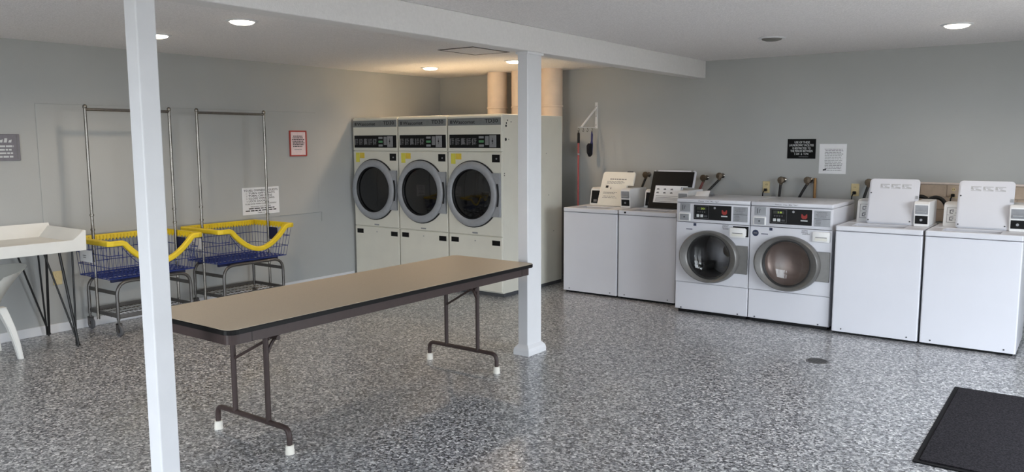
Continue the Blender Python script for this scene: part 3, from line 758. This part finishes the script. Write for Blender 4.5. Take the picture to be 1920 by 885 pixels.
# ------------------------------------------------------------------ laundry carts
def cart(yc, label):
    t = thing('laundry_cart', label, 'laundry cart', (-6.63, yc, 0), 'wire laundry carts by the left wall')
    xb_, xf = -6.855, -6.385; ya, yb = yc-.335, yc+.325
    zt = .447
    for x, nm in ((xf, 'front_arch'), (xb_, 'rear_arch')):
        obj(nm, tube(new(), bend([(x, ya, .135), (x, ya, zt), (x, yb, zt), (x, yb, .135)], .115, 8), .0135, 10), M_steeltube, t, True)
    for yy in (ya, yb):
        for zz, nm in ((.355, 'cross_bar'), (.165, 'lower_rail')):
            obj(nm, B(xb_, xf, yy-.004, yy+.004, zz-.015, zz+.015), M_steeltube, t)
    for x in (xb_, xf):
        obj('lower_rail', B(x-.004, x+.004, ya, yb, .15, .18), M_steeltube, t)
    bm = new(); n = 16
    for i in range(n+1):
        yy = ya+(yb-ya)*i/n; tube(bm, [(xb_, yy, .150), (xf, yy, .150)], .0025, 5)
    for i in range(5):
        x = xb_+(xf-xb_)*i/4; tube(bm, [(x, ya, .146), (x, yb, .146)], .003, 5)
    obj('wire_shelf', bm, M_chrome, t, True)
    # casters
    for x in (xb_, xf):
        for yy in (ya, yb):
            c = obj('caster', tube(new(), [(x, yy, .135), (x, yy, .105)], .010, 8), M_steeltube, t, True)
            bm = new()
            for s in (-1, 1): box(bm, x-.012, x+.022, yy+s*.017-.002, yy+s*.017+.002, .042, .108)
            box(bm, x-.014, x+.022, yy-.019, yy+.019, .100, .108)
            obj('fork', bm, M_steeltube, c)
            obj('wheel', lathe(new(), [(.014, -.012), (.036, -.013), (.047, -.010), (.05, 0), (.047, .010), (.036, .013), (.014, .012)], (x+.014, yy, .05), 'y', 24), M_wheel, c, True)
            obj('hub', lathe(new(), [(.001, -.0155), (.02, -.0150), (.02, .0150), (.001, .0155)], (x+.014, yy, .05), 'y', 16), M_chrome, c, True)
    # basket: corner points top and bottom
    tx0, tx1, ty0, ty1, zr = -6.90, -6.315, yc-.405, yc+.39, .775
    bx0, bx1, by0, by1, zb = -6.865, -6.39, yc-.388, yc+.372, .475
    def dip(f):   # height of the front rim along the front side, f = 0..1
        if f < .14 or f > .91: return zr
        g = (f-.14)/.77
        return zr-.19*(1-abs(2*g-1)**1.9)
    def lerp(p, q, f): return tuple(p[i]+(q[i]-p[i])*f for i in range(3))
    bm = new(); r_ = .0021; r2 = .0032
    def side(pt0, pt1, pb0, pb1, n, hts=None):
        rows = []
        for i in range(n+1):
            f = i/n; a_, b_ = lerp(pt0, pt1, f), lerp(pb0, pb1, f)
            if hts:
                k = (hts(f)-b_[2])/(a_[2]-b_[2]); a_ = lerp(b_, a_, k)
            tube(bm, [b_, a_], r_, 4, cap=False)
    T00, T01, T10, T11 = (tx0, ty0, zr), (tx0, ty1, zr), (tx1, ty0, zr), (tx1, ty1, zr)
    B00, B01, B10, B11 = (bx0, by0, zb), (bx0, by1, zb), (bx1, by0, zb), (bx1, by1, zb)
    side(T10, T11, B10, B11, 22, dip); side(T00, T01, B00, B01, 22); side(T00, T10, B00, B10, 12); side(T01, T11, B01, B11, 12)
    for k in (.0, .33, .66):
        q = [lerp(b_, a_, k) for a_, b_ in ((T00, B00), (T10, B10), (T11, B11), (T01, B01))]
        if k < .4: tube(bm, [q[0], q[1], q[2], q[3], q[0]], r2, 5)
        else:
            pts = [q[1]]
            tube(bm, [q[2], q[3], q[0], q[1], lerp(q[1], q[2], .14)], r2, 5); tube(bm, [lerp(q[1], q[2], .90), q[2]], r2, 5)
    crv = []
    for i in range(17):
        f = .14+.77*i/16; a_, b_ = lerp(T10, T11, f), lerp(B10, B11, f)
        h = max(zb+.004, dip(f)-.045-.02*math.sin(math.pi*i/16)); crv.append(lerp(b_, a_, (h-zb)/(zr-zb)))
    tube(bm, crv, r2, 5)
    obj('wire_basket', bm, M_blue, t, True)
    bm = new()
    for i in range(19):
        yy = by0+(by1-by0)*i/18; tube(bm, [(bx0, yy, zb), (bx1, yy, zb)], .003, 4)
    for i in range(9):
        x = bx0+(bx1-bx0)*i/8; tube(bm, [(x, by0, zb+.004), (x, by1, zb+.004)], .003, 4)
    obj('basket_floor', bm, M_blue, t, True)
    for x in (bx0+.08, bx1-.08):
        obj('basket_rest', B(x-.012, x+.012, ya, yb, zt-.01, zb-.002), M_navy, t)
    # yellow bumper rim, dipping along the front
    path = []
    for i in range(41): path.append(lerp(T10, T11, i/40)[:2]+(dip(i/40),))
    for f in (.5, 1): path.append(lerp(T11, T01, f))
    for i in range(1, 21): path.append(lerp(T01, T00, i/20))
    path.append(lerp(T00, T10, .5))
    bm = new(); prevs = None; rings = []; n = len(path)
    cxm, cym = (tx0+tx1)/2, (ty0+ty1)/2
    for i, p in enumerate(path):
        a_, b_ = Vector(path[i-1]), Vector(path[(i+1) % n]); d = (b_-a_).normalized()
        out = Vector((d.y, -d.x, 0)).normalized(); upv = out.cross(d).normalized()
        if upv.z < 0: upv = -upv
        if out.dot(Vector((p[0]-cxm, p[1]-cym, 0))) < 0: out = -out
        c = Vector(p)
        k = .020; hh = .021
        rings.append([bm.verts.new(c+out*sx_*k+upv*sz_*hh) for sx_, sz_ in ((-.7, -1), (.9, -1), (1.1, -.6), (1.1, .6), (.8, 1), (-.6, 1))])
    for i in range(n):
        A, C = rings[i], rings[(i+1) % n]
        for k in range(6): bm.faces.new((A[k], A[(k+1) % 6], C[(k+1) % 6], C[k]))
    rm = obj('bumper_rim', bm, M_yellow, t)
    bm = new()
    for i in range(1, 26):
        q = lerp(T00, T01, i/26); box(bm, q[0]+.012, q[0]+.020, q[1]-.007, q[1]+.007, zr-.032, zr+.012)
    for i in range(1, 13):
        q = lerp(T01, T11, i/13); box(bm, q[0]-.007, q[0]+.007, q[1]-.020, q[1]-.012, zr-.032, zr+.012)
    tag(obj('rim_ribs', bm, M_yellow, rm), kind='stuff')
    # hanging rack
    xr = -6.63; ra, rb = yc-.376, yc+.352
    zt2 = 1.862
    for yy in (ra, rb):
        u = obj('rack_upright', tube(new(), [(xr, yy, .12), (xr, yy, .80), (xr, yy, zt2)], .0125, 10), M_chrome, t, True)
        for zz in (.98, .86): obj('collar', lathe(new(), [(.0125, 0), (.017, .003), (.017, .017), (.0125, .02)], (xr, yy, zz), 'z', 12), M_chrome, u, True)
        obj('finial', lathe(new(), [(.0135, 0), (.017, .006), (.017, .02), (.010, .03), (.002, .033)], (xr, yy, zt2-.004), 'z', 12), M_chrome, u, True)
    obj('rack_bar', tube(new(), [(xr, ra-.006, zt2-.012), (xr, rb+.006, zt2-.012)], .0125, 10), M_chrome, t, True)
    # tags on the two ends
    tg = obj('paper_tag', B(-6.80, -6.60, yc-.412, yc-.409, .60, .70, .001, 1), M_paper, t)
    scribble(-6.75, -6.69, .63, .66, 2, '-y', yc-.4128, M_inkgrey, tg)
    obj('name_plate', B(-6.66, -6.50, ty1-.03, ty1-.026, .62, .74), M_navy, t)
    return t
cart(3.60, 'wire laundry cart with yellow rim beside the white folding counter')
cart(4.595, 'wire laundry cart with yellow rim in front of the white notice for owners')

# ------------------------------------------------------------------ white tray counter, chair
def tray_counter():
    yr, yl, xf, xb_ = 3.01, 1.35, -6.30, -6.93
    t = thing('tray_counter', 'white tray-topped counter on black hairpin legs against the left wall', 'table', ((xf+xb_)/2, (yr+yl)/2, 0))
    obj('tray_board', B(xb_+.01, xf-.012, yl+.01, yr-.01, .760, .826), M_tray, t)
    obj('front_lip', prism(new(), [(yl, .752), (yr-.004, .752), (yr, .906), (yr-.012, .906), (yr-.10, .838), (yl+.10, .838), (yl+.012, .906), (yl, .906)], 'x', xf-.014, xf, .002), M_tray, t)
    # end and back lips with slanted inner faces
    for s, y0 in ((1, yr), (-1, yl)):
        obj('end_lip', prism(new(), [(y0, .754), (y0, .908), (y0-s*.012, .910), (y0-s*.10, .828), (y0-s*.10, .754)], 'x', xb_+.012, xf-.014), M_tray, t)
    obj('back_lip', prism(new(), [(xb_, .754), (xb_, .930), (xb_+.012, .932), (xb_+.06, .828), (xb_+.06, .754)], 'y', yl, yr), M_tray, t)
    def hairpin(fx, fy, tops):
        l = None
        for i, (tx, ty) in enumerate(tops):
            a_ = Vector((fx, fy, .016)); b_ = Vector((tx, ty, .757))
            off = Vector((.010*math.cos(2.1*i), .010*math.sin(2.1*i), 0))
            o = obj('hairpin_leg' if l is None else 'rod', tube(new(), [a_+off, b_], .0105 if i == 0 else .0075, 8), M_hair, t if l is None else l, True)
            if l is None: l = o
        bm = lathe(new(), [(.018, .012), (.018, .022)], (fx, fy, 0), 'z', 12, cap0=True, cap1=True); tube(bm, [(fx, fy, 0), (fx, fy, .014)], .006, 8)
        obj('foot', bm, M_hair, l, True)
    hairpin(-6.875, 2.93, [(-6.74, 2.90), (-6.87, 2.72), (-6.80, 2.86)])
    hairpin(-6.315, 2.90, [(-6.39, 2.84), (-6.52, 2.78), (-6.35, 2.92)])
    hairpin(-6.875, 1.43, [(-6.74, 1.46), (-6.87, 1.64), (-6.80, 1.50)])
    hairpin(-6.345, 1.43, [(-6.39, 1.50), (-6.52, 1.58), (-6.35, 1.42)])
tray_counter()
def plastic_chair():
    xc = -6.50; ys = 2.40
    t = thing('plastic_chair', 'small white moulded plastic chair tucked under the tray counter', 'chair', (xc, ys-.15, 0))
    # seat shell
    n = 10
    bm = new(); rows = []
    for i in range(n+1):
        f = i/n; yy = ys-.34+.36*f; row = []
        for j in range(n+1):
            g = j/n*2-1; x = xc+g*(.20+.01*f); z = .375+.022*abs(g)**2.5-.02*(1-abs(g)**2)*math.sin(math.pi*f)
            row.append(bm.verts.new((x, yy, z)))
        rows.append(row)
    for A, C in zip(rows, rows[1:]):
        for j in range(n): bm.faces.new((A[j], A[j+1], C[j+1], C[j]))
    bmesh.ops.solidify(bm, geom=bm.faces[:], thickness=.012)
    obj('seat', bm, M_chair, t, True)
    # wrapped backrest, flaring out at the top
    bm = new(); rows = []
    for i in range(n+1):
        f = i/n; z = .36+.315*f; row = []
        for j in range(17):
            an = R(-105+210*j/16)
            rx = .19+.035*f; ry = .13+.05*f
            cyy = ys-.12+.17*f**1.6
            zz = z if f < .01 else .36+(.315-.055*max(0, abs(an)/R(105))**2)*f
            row.append(bm.verts.new((xc+rx*math.sin(an), cyy+ry*math.cos(an), zz)))
        rows.append(row)
    for A, C in zip(rows, rows[1:]):
        for j in range(16): bm.faces.new((A[j], A[j+1], C[j+1], C[j]))
    bmesh.ops.solidify(bm, geom=bm.faces[:], thickness=.01)
    obj('backrest', bm, M_chair, t, True)
    # legs: channel-shaped, splayed
    for sx_, sy_ in ((1, 1), (-1, 1), (1, -1), (-1, -1)):
        top = Vector((xc+sx_*.165, ys-.155+sy_*.14, .40)); bot = Vector((xc+sx_*.19, ys-.155+sy_*.24, .0))
        bm = new(); rings = []
        for f in (0, .15, .4, .7, 1):
            c = top.lerp(bot, f); c.y += sy_*.015*math.sin(math.pi*f); wd = .034*(1-f)+.02*f
            rings.append([bm.verts.new((c.x+dx*wd, c.y+dy*wd*.85, c.z)) for dx, dy in ((-1, -1), (1, -1), (1, 1), (-1, 1))])
        for A, C in zip(rings, rings[1:]):
            for k in range(4): bm.faces.new((A[k], A[(k+1) % 4], C[(k+1) % 4], C[k]))
        bm.faces.new(rings[0]); bm.faces.new(rings[-1])
        bmesh.ops.bevel(bm, geom=[e for e in bm.edges if abs((e.verts[0].co-e.verts[1].co).z) > .02], offset=.006, segments=2, affect='EDGES')
        obj('leg', bm, M_chair, t, True)
plastic_chair()

# ------------------------------------------------------------------ plumbing and outlets on the back wall
def valve(x, z, hose, label, mt_=None, pipe=False):
    t = thing('water_valve', label, 'valve', (x, YB, z), 'water valves on the back wall')
    obj('escutcheon', lathe(new(), [(.026, 0), (.026, -.004), (.014, -.012)], (x, YB, z), 'y', 18, cap0=False), M_chrome, t, True)
    obj('valve_body', tube(new(), [(x, YB-.008, z), (x, YB-.085, z)], [.014, .017], 12), M_brass, t, True)
    obj('valve_handle', lathe(new(), [(.012, 0), (.031, -.002), (.036, -.009), (.031, -.016), (.004, -.02)], (x, YB-.085, z), 'y', 10), M_brass, t, True)
    obj('spout', tube(new(), [(x, YB-.055, z), (x-.012, YB-.06, z-.045)], .015, 10), M_brass, t, True)
    pts = [(x-.012, YB-.06, z-.04)]+[(x+a_, YB-.06+b_, z+c) for a_, b_, c in hose]
    obj('hose', tube(new(), bend(pts, .12, 6), .0125, 10), mt_ or M_hose, t, True)
    if pipe: obj('drain_pipe', tube(new(), [(x+.055, YB-.03, z+.02), (x+.055, YB-.03, z-.6)], .013, 10), M_copper, t, True)
valve(-3.93, 1.215, [(-.05, -.03, -.16), (-.07, -.04, -.42)], 'water valve with black hose by the black-lined lid, facing the printed lid')
valve(-3.268, 1.197, [(-.05, -.03, -.15), (-.10, -.04, -.42)], 'water valve with dull red hose at the edge of the black-lined lid', M_redhose)
valve(-3.095, 1.222, [(-.06, -.03, -.10), (-.14, -.08, -.2), (-.13, -.09, -.45)], 'water valve with black hose curving down to the folded sheet')
valve(-2.466, 1.195, [(-.02, -.02, -.2), (-.02, -.03, -.5)], 'water valve with black hose hanging straight down')
valve(-2.215, 1.200, [(-.06, -.03, -.14), (-.13, -.04, -.32), (-.14, -.04, -.5)], 'water valve with a black hose beside a tan copper pipe', None, True)
valve(-1.665, 1.195, [(-.03, -.03, -.12), (-.07, -.04, -.3), (-.07, -.04, -.5)], 'water valve with black hose at the edge of a plain raised lid')
for x, lab in ((-1.215, 'black rubber hose looped half hidden by a plain raised lid'), (-1.085, 'black rubber hose looped against the beige tiles behind the coin meter')):
    pts = [(x+.085*math.cos(R(a_)), YB-.19, .985+.105*math.sin(R(a_))) for a_ in range(-20, 201, 12)]
    yo = YB-.19-(.06 if x > -1.15 else 0)
    pts = [(p_[0], yo, p_[2]) for p_ in pts]; pts = [(pts[0][0], yo, 0)]+pts+[(pts[-1][0], yo, 0)]
    tag(obj('drain_hose', tube(new(), pts, .017, 10), M_hose, None, True), lab, 'hose', 'hoses by the beige tiles')
def outlet(x, z, label, plug=True, wall='back'):
    if wall == 'back':
        t = thing('wall_outlet', label, 'outlet', (x, YB, z), 'electrical outlets')
        pl = obj('cover_plate', B(x-.036, x+.036, YB-.007, YB, z-.058, z+.058, .003, 1), M_ivory, t)
        for zz in (z+.024, z-.024):
            rc = obj('receptacle', lathe(new(), [(.016, -.010), (.017, 0)], (x, YB-.006, zz), 'y', 16, cap0=True), M_ivory, pl)
            bm = new()
            for s in (-1, 1): quad(bm, [(x+s*.006-.0015, YB-.0165, zz-.004), (x+s*.006+.0015, YB-.0165, zz-.004), (x+s*.006+.0015, YB-.0165, zz+.007), (x+s*.006-.0015, YB-.0165, zz+.007)])
            obj('slot', bm, M_ink, rc)
        if plug:
            c = obj('plug', B(x-.014, x+.014, YB-.045, YB-.016, z-.04, z-.012, .005, 2), M_black, t)
            obj('power_cord', tube(new(), bend([(x, YB-.045, z-.026), (x-.012, YB-.065, z-.05), (x-.03, YB-.06, z-.45)], .04, 4), .0055, 8), M_black, c, True)
    else:
        t = thing('wall_outlet', label, 'outlet', (XL, x, z), 'electrical outlets')
        obj('cover_plate', B(XL, XL+.007, x-.036, x+.036, z-.058, z+.058, .003, 1), M_ivory, t)
        for zz in (z+.024, z-.024):
            obj('receptacle', lathe(new(), [(.017, .006), (.016, .010)], (XL, x, zz), 'x', 16, cap1=True), M_ivory, t)
outlet(-2.638, 1.118, 'ivory electrical outlet with black plug above the front-loading washers')
outlet(-1.80, 1.118, 'ivory electrical outlet with black plug on grey wall next to a plain raised lid')
outlet(-.985, 1.125, 'ivory electrical outlet on the beige tiles')
outlet(3.06, .46, 'tan electrical outlet low on the left wall under the tray counter', False, 'left')

# ------------------------------------------------------------------ hook bracket, broom and brush
def bracket():
    x = -4.60
    t = thing('hook_bracket', 'white triangular wall bracket holding the broom and brush', 'bracket', (x, YB, 1.72))
    obj('wall_strip', B(x-.016, x+.016, YB-.006, YB, 1.722, 2.015, .002, 1), M_white2, t)
    for zz in (1.76, 1.86, 1.97): obj('screw', lathe(new(), [(.005, -.003), (.005, 0)], (x, YB-.006, zz), 'y', 8, cap0=True), M_darkgrey, t)
    obj('strut', tube(new(), [(x, YB-.006, 1.955), (x, YB-.325, 1.735)], .011, 8), M_white2, t)
    obj('arm_rod', tube(new(), [(x, YB-.002, 1.73), (x, YB-.40, 1.73)], .004, 6), M_white2, t)
    for yy in (.385, .29, .20, .10):
        pts = [(x, YB-yy, 1.727)]+[(x+.001, YB-yy+.016*math.sin(R(a_)), 1.700-.016*math.cos(R(a_))+.0) for a_ in range(90, -100, -20)]
        obj('hook', tube(new(), pts, .0028, 6), M_chrome, t, True)
bracket()
t = thing('broom', 'broom with dull red handle and black grip hanging from the white bracket', 'broom', (-4.60, YB-.385, .2))
obj('handle', tube(new(), [(-4.60, YB-.385, .46), (-4.60, YB-.385, 1.62)], .011, 10), M_broom, t, True)
obj('grip', tube(new(), [(-4.60, YB-.385, 1.56), (-4.60, YB-.385, 1.66), (-4.60, YB-.385, 1.675)], [.0145, .0145, .009], 10), M_black, t, True)
obj('hang_loop', tube(new(), [(-4.6, YB-.385+.010*math.sin(R(a_)), 1.684-.013*math.cos(R(a_))) for a_ in range(0, 360, 30)], .002, 5, True), M_black, t)
obj('ring_collar', lathe(new(), [(.0112, 0), (.015, .003), (.015, .012), (.0112, .015)], (-4.6, YB-.385, 1.43), 'z', 10), M_steel, t, True)
obj('head', prism(new(), [(YB-.50, .46), (YB-.27, .46), (YB-.33, .53), (YB-.44, .53)], 'x', -4.62, -4.58, .004), M_broom, t)
obj('bristles', prism(new(), [(YB-.53, .22), (YB-.24, .22), (YB-.27, .46), (YB-.50, .46)], 'x', -4.63, -4.57), M_bristle, t)
t = thing('dust_brush', 'dark blue hand brush with black bristles hanging from the white bracket', 'brush', (-4.60, YB-.10, 1.4))
yb_ = YB-.10
obj('handle', tube(new(), [(-4.6, yb_, 1.685), (-4.6, yb_+.004, 1.65), (-4.6, yb_, 1.58), (-4.6, yb_-.004, 1.55), (-4.6, yb_-.004, 1.43)], [.006, .012, .011, .018, .012], 10), M_bluebrush, t, True)
obj('bristles', prism(new(), [(yb_-.012, 1.55), (yb_-.012, 1.42), (yb_-.045, 1.405), (yb_-.085, 1.45), (yb_-.09, 1.53), (yb_-.06, 1.555)], 'x', -4.618, -4.582, .006), M_bristle, t)

# ------------------------------------------------------------------ signs and notices
d = YB-.006
s = thing('black_sign', 'black sign with white laundry hours lettering on the back wall', 'sign', (-2.31, YB, 1.403))
obj('board', B(-2.442, -2.174, d, YB, 1.405, 1.594, .001, 1), M_signblack, s)
letters([('USE OF THESE', -2.375, 1.553, .145, .020), ('LAUNDROMAT FACILITIES', -2.424, 1.524, .232, .021), ('IS RESTRICTED TO', -2.393, 1.496, .172, .020), ('THE PERIOD BETWEEN', -2.412, 1.468, .210, .021), ('7 AM  &  9 PM', -2.375, 1.440, .135, .020)], '-y', d-.0008, M_inkwhite, s)
scribble(-2.33, -2.235, 1.416, 1.428, 1, '-y', d-.0008, M_inkgrey, s)
s = thing('paper_notice', 'white paper notice of small print pinned beside the black sign', 'notice', (-2.015, YB, 1.262))
obj('sheet', B(-2.138, -1.892, YB-.003, YB, 1.264, 1.546), M_paper, s)
scribble(-2.09, -1.92, 1.29, 1.505, 14, '-y', YB-.0036, M_inkgrey, s, 'printed_lines', .32, .12)
bm = new(); quad(bm, [(-2.10, YB-.0037, 1.29), (-2.07, YB-.0037, 1.298), (-2.068, YB-.0037, 1.312), (-2.10, YB-.0037, 1.306)])
obj('corner_mark', bm, M_darkgrey, s)
s = thing('framed_notice', 'small notice in a red frame on the left wall beside the dryers', 'notice', (XL, 5.60, 1.43))
fy0, fy1, fz0, fz1 = 5.487, 5.714, 1.428, 1.702
bm = new(); k = .014
box(bm, XL, XL+.018, fy0, fy1, fz0, fz0+k, .002, 1); box(bm, XL, XL+.018, fy0, fy1, fz1-k, fz1, .002, 1)
box(bm, XL, XL+.018, fy0, fy0+k, fz0+k, fz1-k); box(bm, XL, XL+.018, fy1-k, fy1, fz0+k, fz1-k)
obj('frame', bm, M_red, s)
obj('sheet', B(XL, XL+.011, fy0+k, fy1-k, fz0+k, fz1-k), M_pinkpaper, s)
scribble(fy0+.035, fy1-.03, 1.525, 1.652, 7, '+x', XL+.0118, M_ink, s, 'printed_lines', .5, .2)
scribble(fy0+.06, fy1-.06, 1.492, 1.508, 1, '+x', XL+.0118, M_inkgrey, s, 'printed_lines', .4, .1)
s = thing('owners_notice', 'white notice in black capitals to owners and guests behind a laundry cart', 'notice', (XL, 5.1, .845))
wy0, wy1, wz0, wz1 = 4.876, 5.326, .842, 1.120
PX = XL+.007
obj('board', B(PX, PX+.004, wy0, wy1, wz0, wz1, .001, 1), M_paper, s)
dx = PX+.0048
letters([('TO ALL OWNERS & GUESTS', wy0+.018, 1.080, .415, .021),
         ('TURN OFF LIGHTS', wy0+.075, 1.052, .32, .019), ('TURN OFF FANS', wy0+.075, 1.025, .285, .019),
         ('CLOSE WINDOWS', wy0+.075, .999, .315, .019), ('LOCK DOORS', wy0+.075, .972, .215, .019),
         ('TO BE DONE WHEN CLOSING LAUNDRY', wy0+.03, .946, .385, .013),
         ('WOULD YOU PLEASE', wy0+.095, .918, .245, .012),
         ('Thank you', wy0+.175, .856, .09, .011)], '+x', dx, M_ink, s)
scribble(wy0+.06, wy1-.06, .898, .910, 1, '+x', dx, M_ink, s, 'printed_lines', .8, .1)
scribble(wy0+.03, wy1-.03, .876, .889, 1, '+x', dx, M_ink, s, 'printed_lines', .8, .05)
for i in range(4):
    pass
letters([(str(i+1), wy0+.048, 1.052-.0267*i, None, .015) for i in range(4)], '+x', dx, M_inkgrey, s, 'numerals')
s = thing('wall_plaque', 'grey plaque with pale lettering on the left wall above the tray counter', 'sign', (XL, 2.72, 1.44))
obj('board', B(XL, XL+.012, 2.56, 2.845, 1.442, 1.652, .003, 1), M_signgrey, s)
obj('border', B(XL+.012, XL+.0135, 2.82, 2.828, 1.455, 1.64), M_inkgrey, s)
scribble(2.58, 2.81, 1.46, 1.57, 4, '+x', XL+.0128, M_inkwhite, s, 'printed_lines', .5, .2)
bm = new()
for k in range(6):
    y_ = 2.60+.032*k; quad(bm, [(XL+.0128, y_, 1.585), (XL+.0128, y_+.022, 1.585), (XL+.0128, y_+.028, 1.60+.02*random.random()), (XL+.0128, y_+.008, 1.60+.02*random.random())])
obj('drawing', bm, M_inkwhite, s)
# thin painted-over cable line along the left wall
tag(obj('cable_trunking', tube(new(), bend([(XL+.010, 5.335, .808), (XL+.010, 5.90, .808), (XL+.004, 5.90, .70)], .01, 2), .004, 6), M_wall, None), 'thin painted cable line running from the white owners notice towards the dryers', 'cable')

# ------------------------------------------------------------------ floor mat and drain
mt_ = thing('door_mat', 'charcoal carpet door mat with black border on the speckled floor', 'mat', (.19, 4.95, 0))
obj('border', prism(new(), rrect(-.632, 1.02, 4.215, 5.695, .012, 3), 'z', 0, .006, .002), M_matedge, mt_)
obj('pile', prism(new(), rrect(-.605, .993, 4.245, 5.665, .01, 2), 'z', .006, .012, .002), M_mat, mt_)
dr = thing('floor_drain', 'round slotted metal drain in the floor before the washers', 'drain', (-1.523, 5.815, 0))
obj('rim', lathe(new(), [(.078, 0), (.078, .002), (.066, .002), (.066, 0)], (-1.523, 5.815, 0), 'z', 32), M_steeltube, dr)
obj('well', lathe(new(), [(.066, .0008), (.001, .0008)], (-1.523, 5.815, 0), 'z', 32), M_black, dr)
for k in range(7):
    yy = -.054+.018*k; hw = math.sqrt(.066**2-yy**2)
    obj('slat', B(-1.523-hw, -1.523+hw, 5.815+yy-.004, 5.815+yy+.004, .0008, .0022), M_steeltube, dr)

# ------------------------------------------------------------------ ceiling: hatch and recessed lamps
h = thing('ceiling_hatch', 'flush ceiling access hatch outlined by a dark gap', 'hatch', (-4.605, 5.735, CZ))
hx0, hx1, hy0, hy1 = -4.81, -4.40, 5.47, 6.0
bm = new(); k = .02
for bb in ((hx0, hx1, hy0, hy0+k), (hx0, hx1, hy1-k, hy1), (hx0, hx0+k, hy0+k, hy1-k), (hx1-k, hx1, hy0+k, hy1-k)): box(bm, *bb, CZ-.004, CZ)
obj('gap', bm, M_ink, h)
obj('panel', B(hx0+k, hx1-k, hy0+k, hy1-k, CZ-.003, CZ), M_ceil, h)
LAMP_W = 26.0
def downlight(x, y, label, on=True, warm=(1, .80, .58), power=1.0):
    t = thing('recessed_light', label, 'ceiling light', (x, y, CZ), 'recessed ceiling lights')
    obj('trim_ring', lathe(new(), [(.105, 0), (.105, -.004), (.098, -.008), (.082, -.009), (.078, -.004)], (x, y, CZ), 'z', 36), M_trimw, t, True)
    obj('lamp', lathe(new(), [(.08, -.004), (.074, -.016), (.05, -.024), (.001, -.026)], (x, y, CZ), 'z', 30), M_lamp if on else M_lampoff, t, True)
    if on:
        l = bpy.data.lights.new('lamp_light', 'SPOT'); l.energy = LAMP_W*power; l.color = warm; l.spot_size = R(150); l.spot_blend = .6; l.shadow_soft_size = .06
        o = bpy.data.objects.new('lamp_light', l); COL.objects.link(o); o.parent = t; o.location = (0, 0, -.05)
downlight(-4.71, 3.37, 'lit recessed light in the ceiling above the laundry carts, close to the beam')
downlight(-5.83, 3.41, 'lit recessed light in the ceiling half hidden by the slim post')
downlight(-6.03, 6.73, 'lit recessed light over the dryers near the left wall', power=1.2, warm=(1, .72, .45))
downlight(-4.85, 6.69, 'lit recessed light over the dryers beside the broad post', power=1.2, warm=(1, .72, .45))
downlight(-2.15, 6.47, 'unlit recessed light in the ceiling over the front-loading washers', on=False)
downlight(-.855, 6.53, 'lit recessed light in the ceiling over the end of the washer row', power=.6)
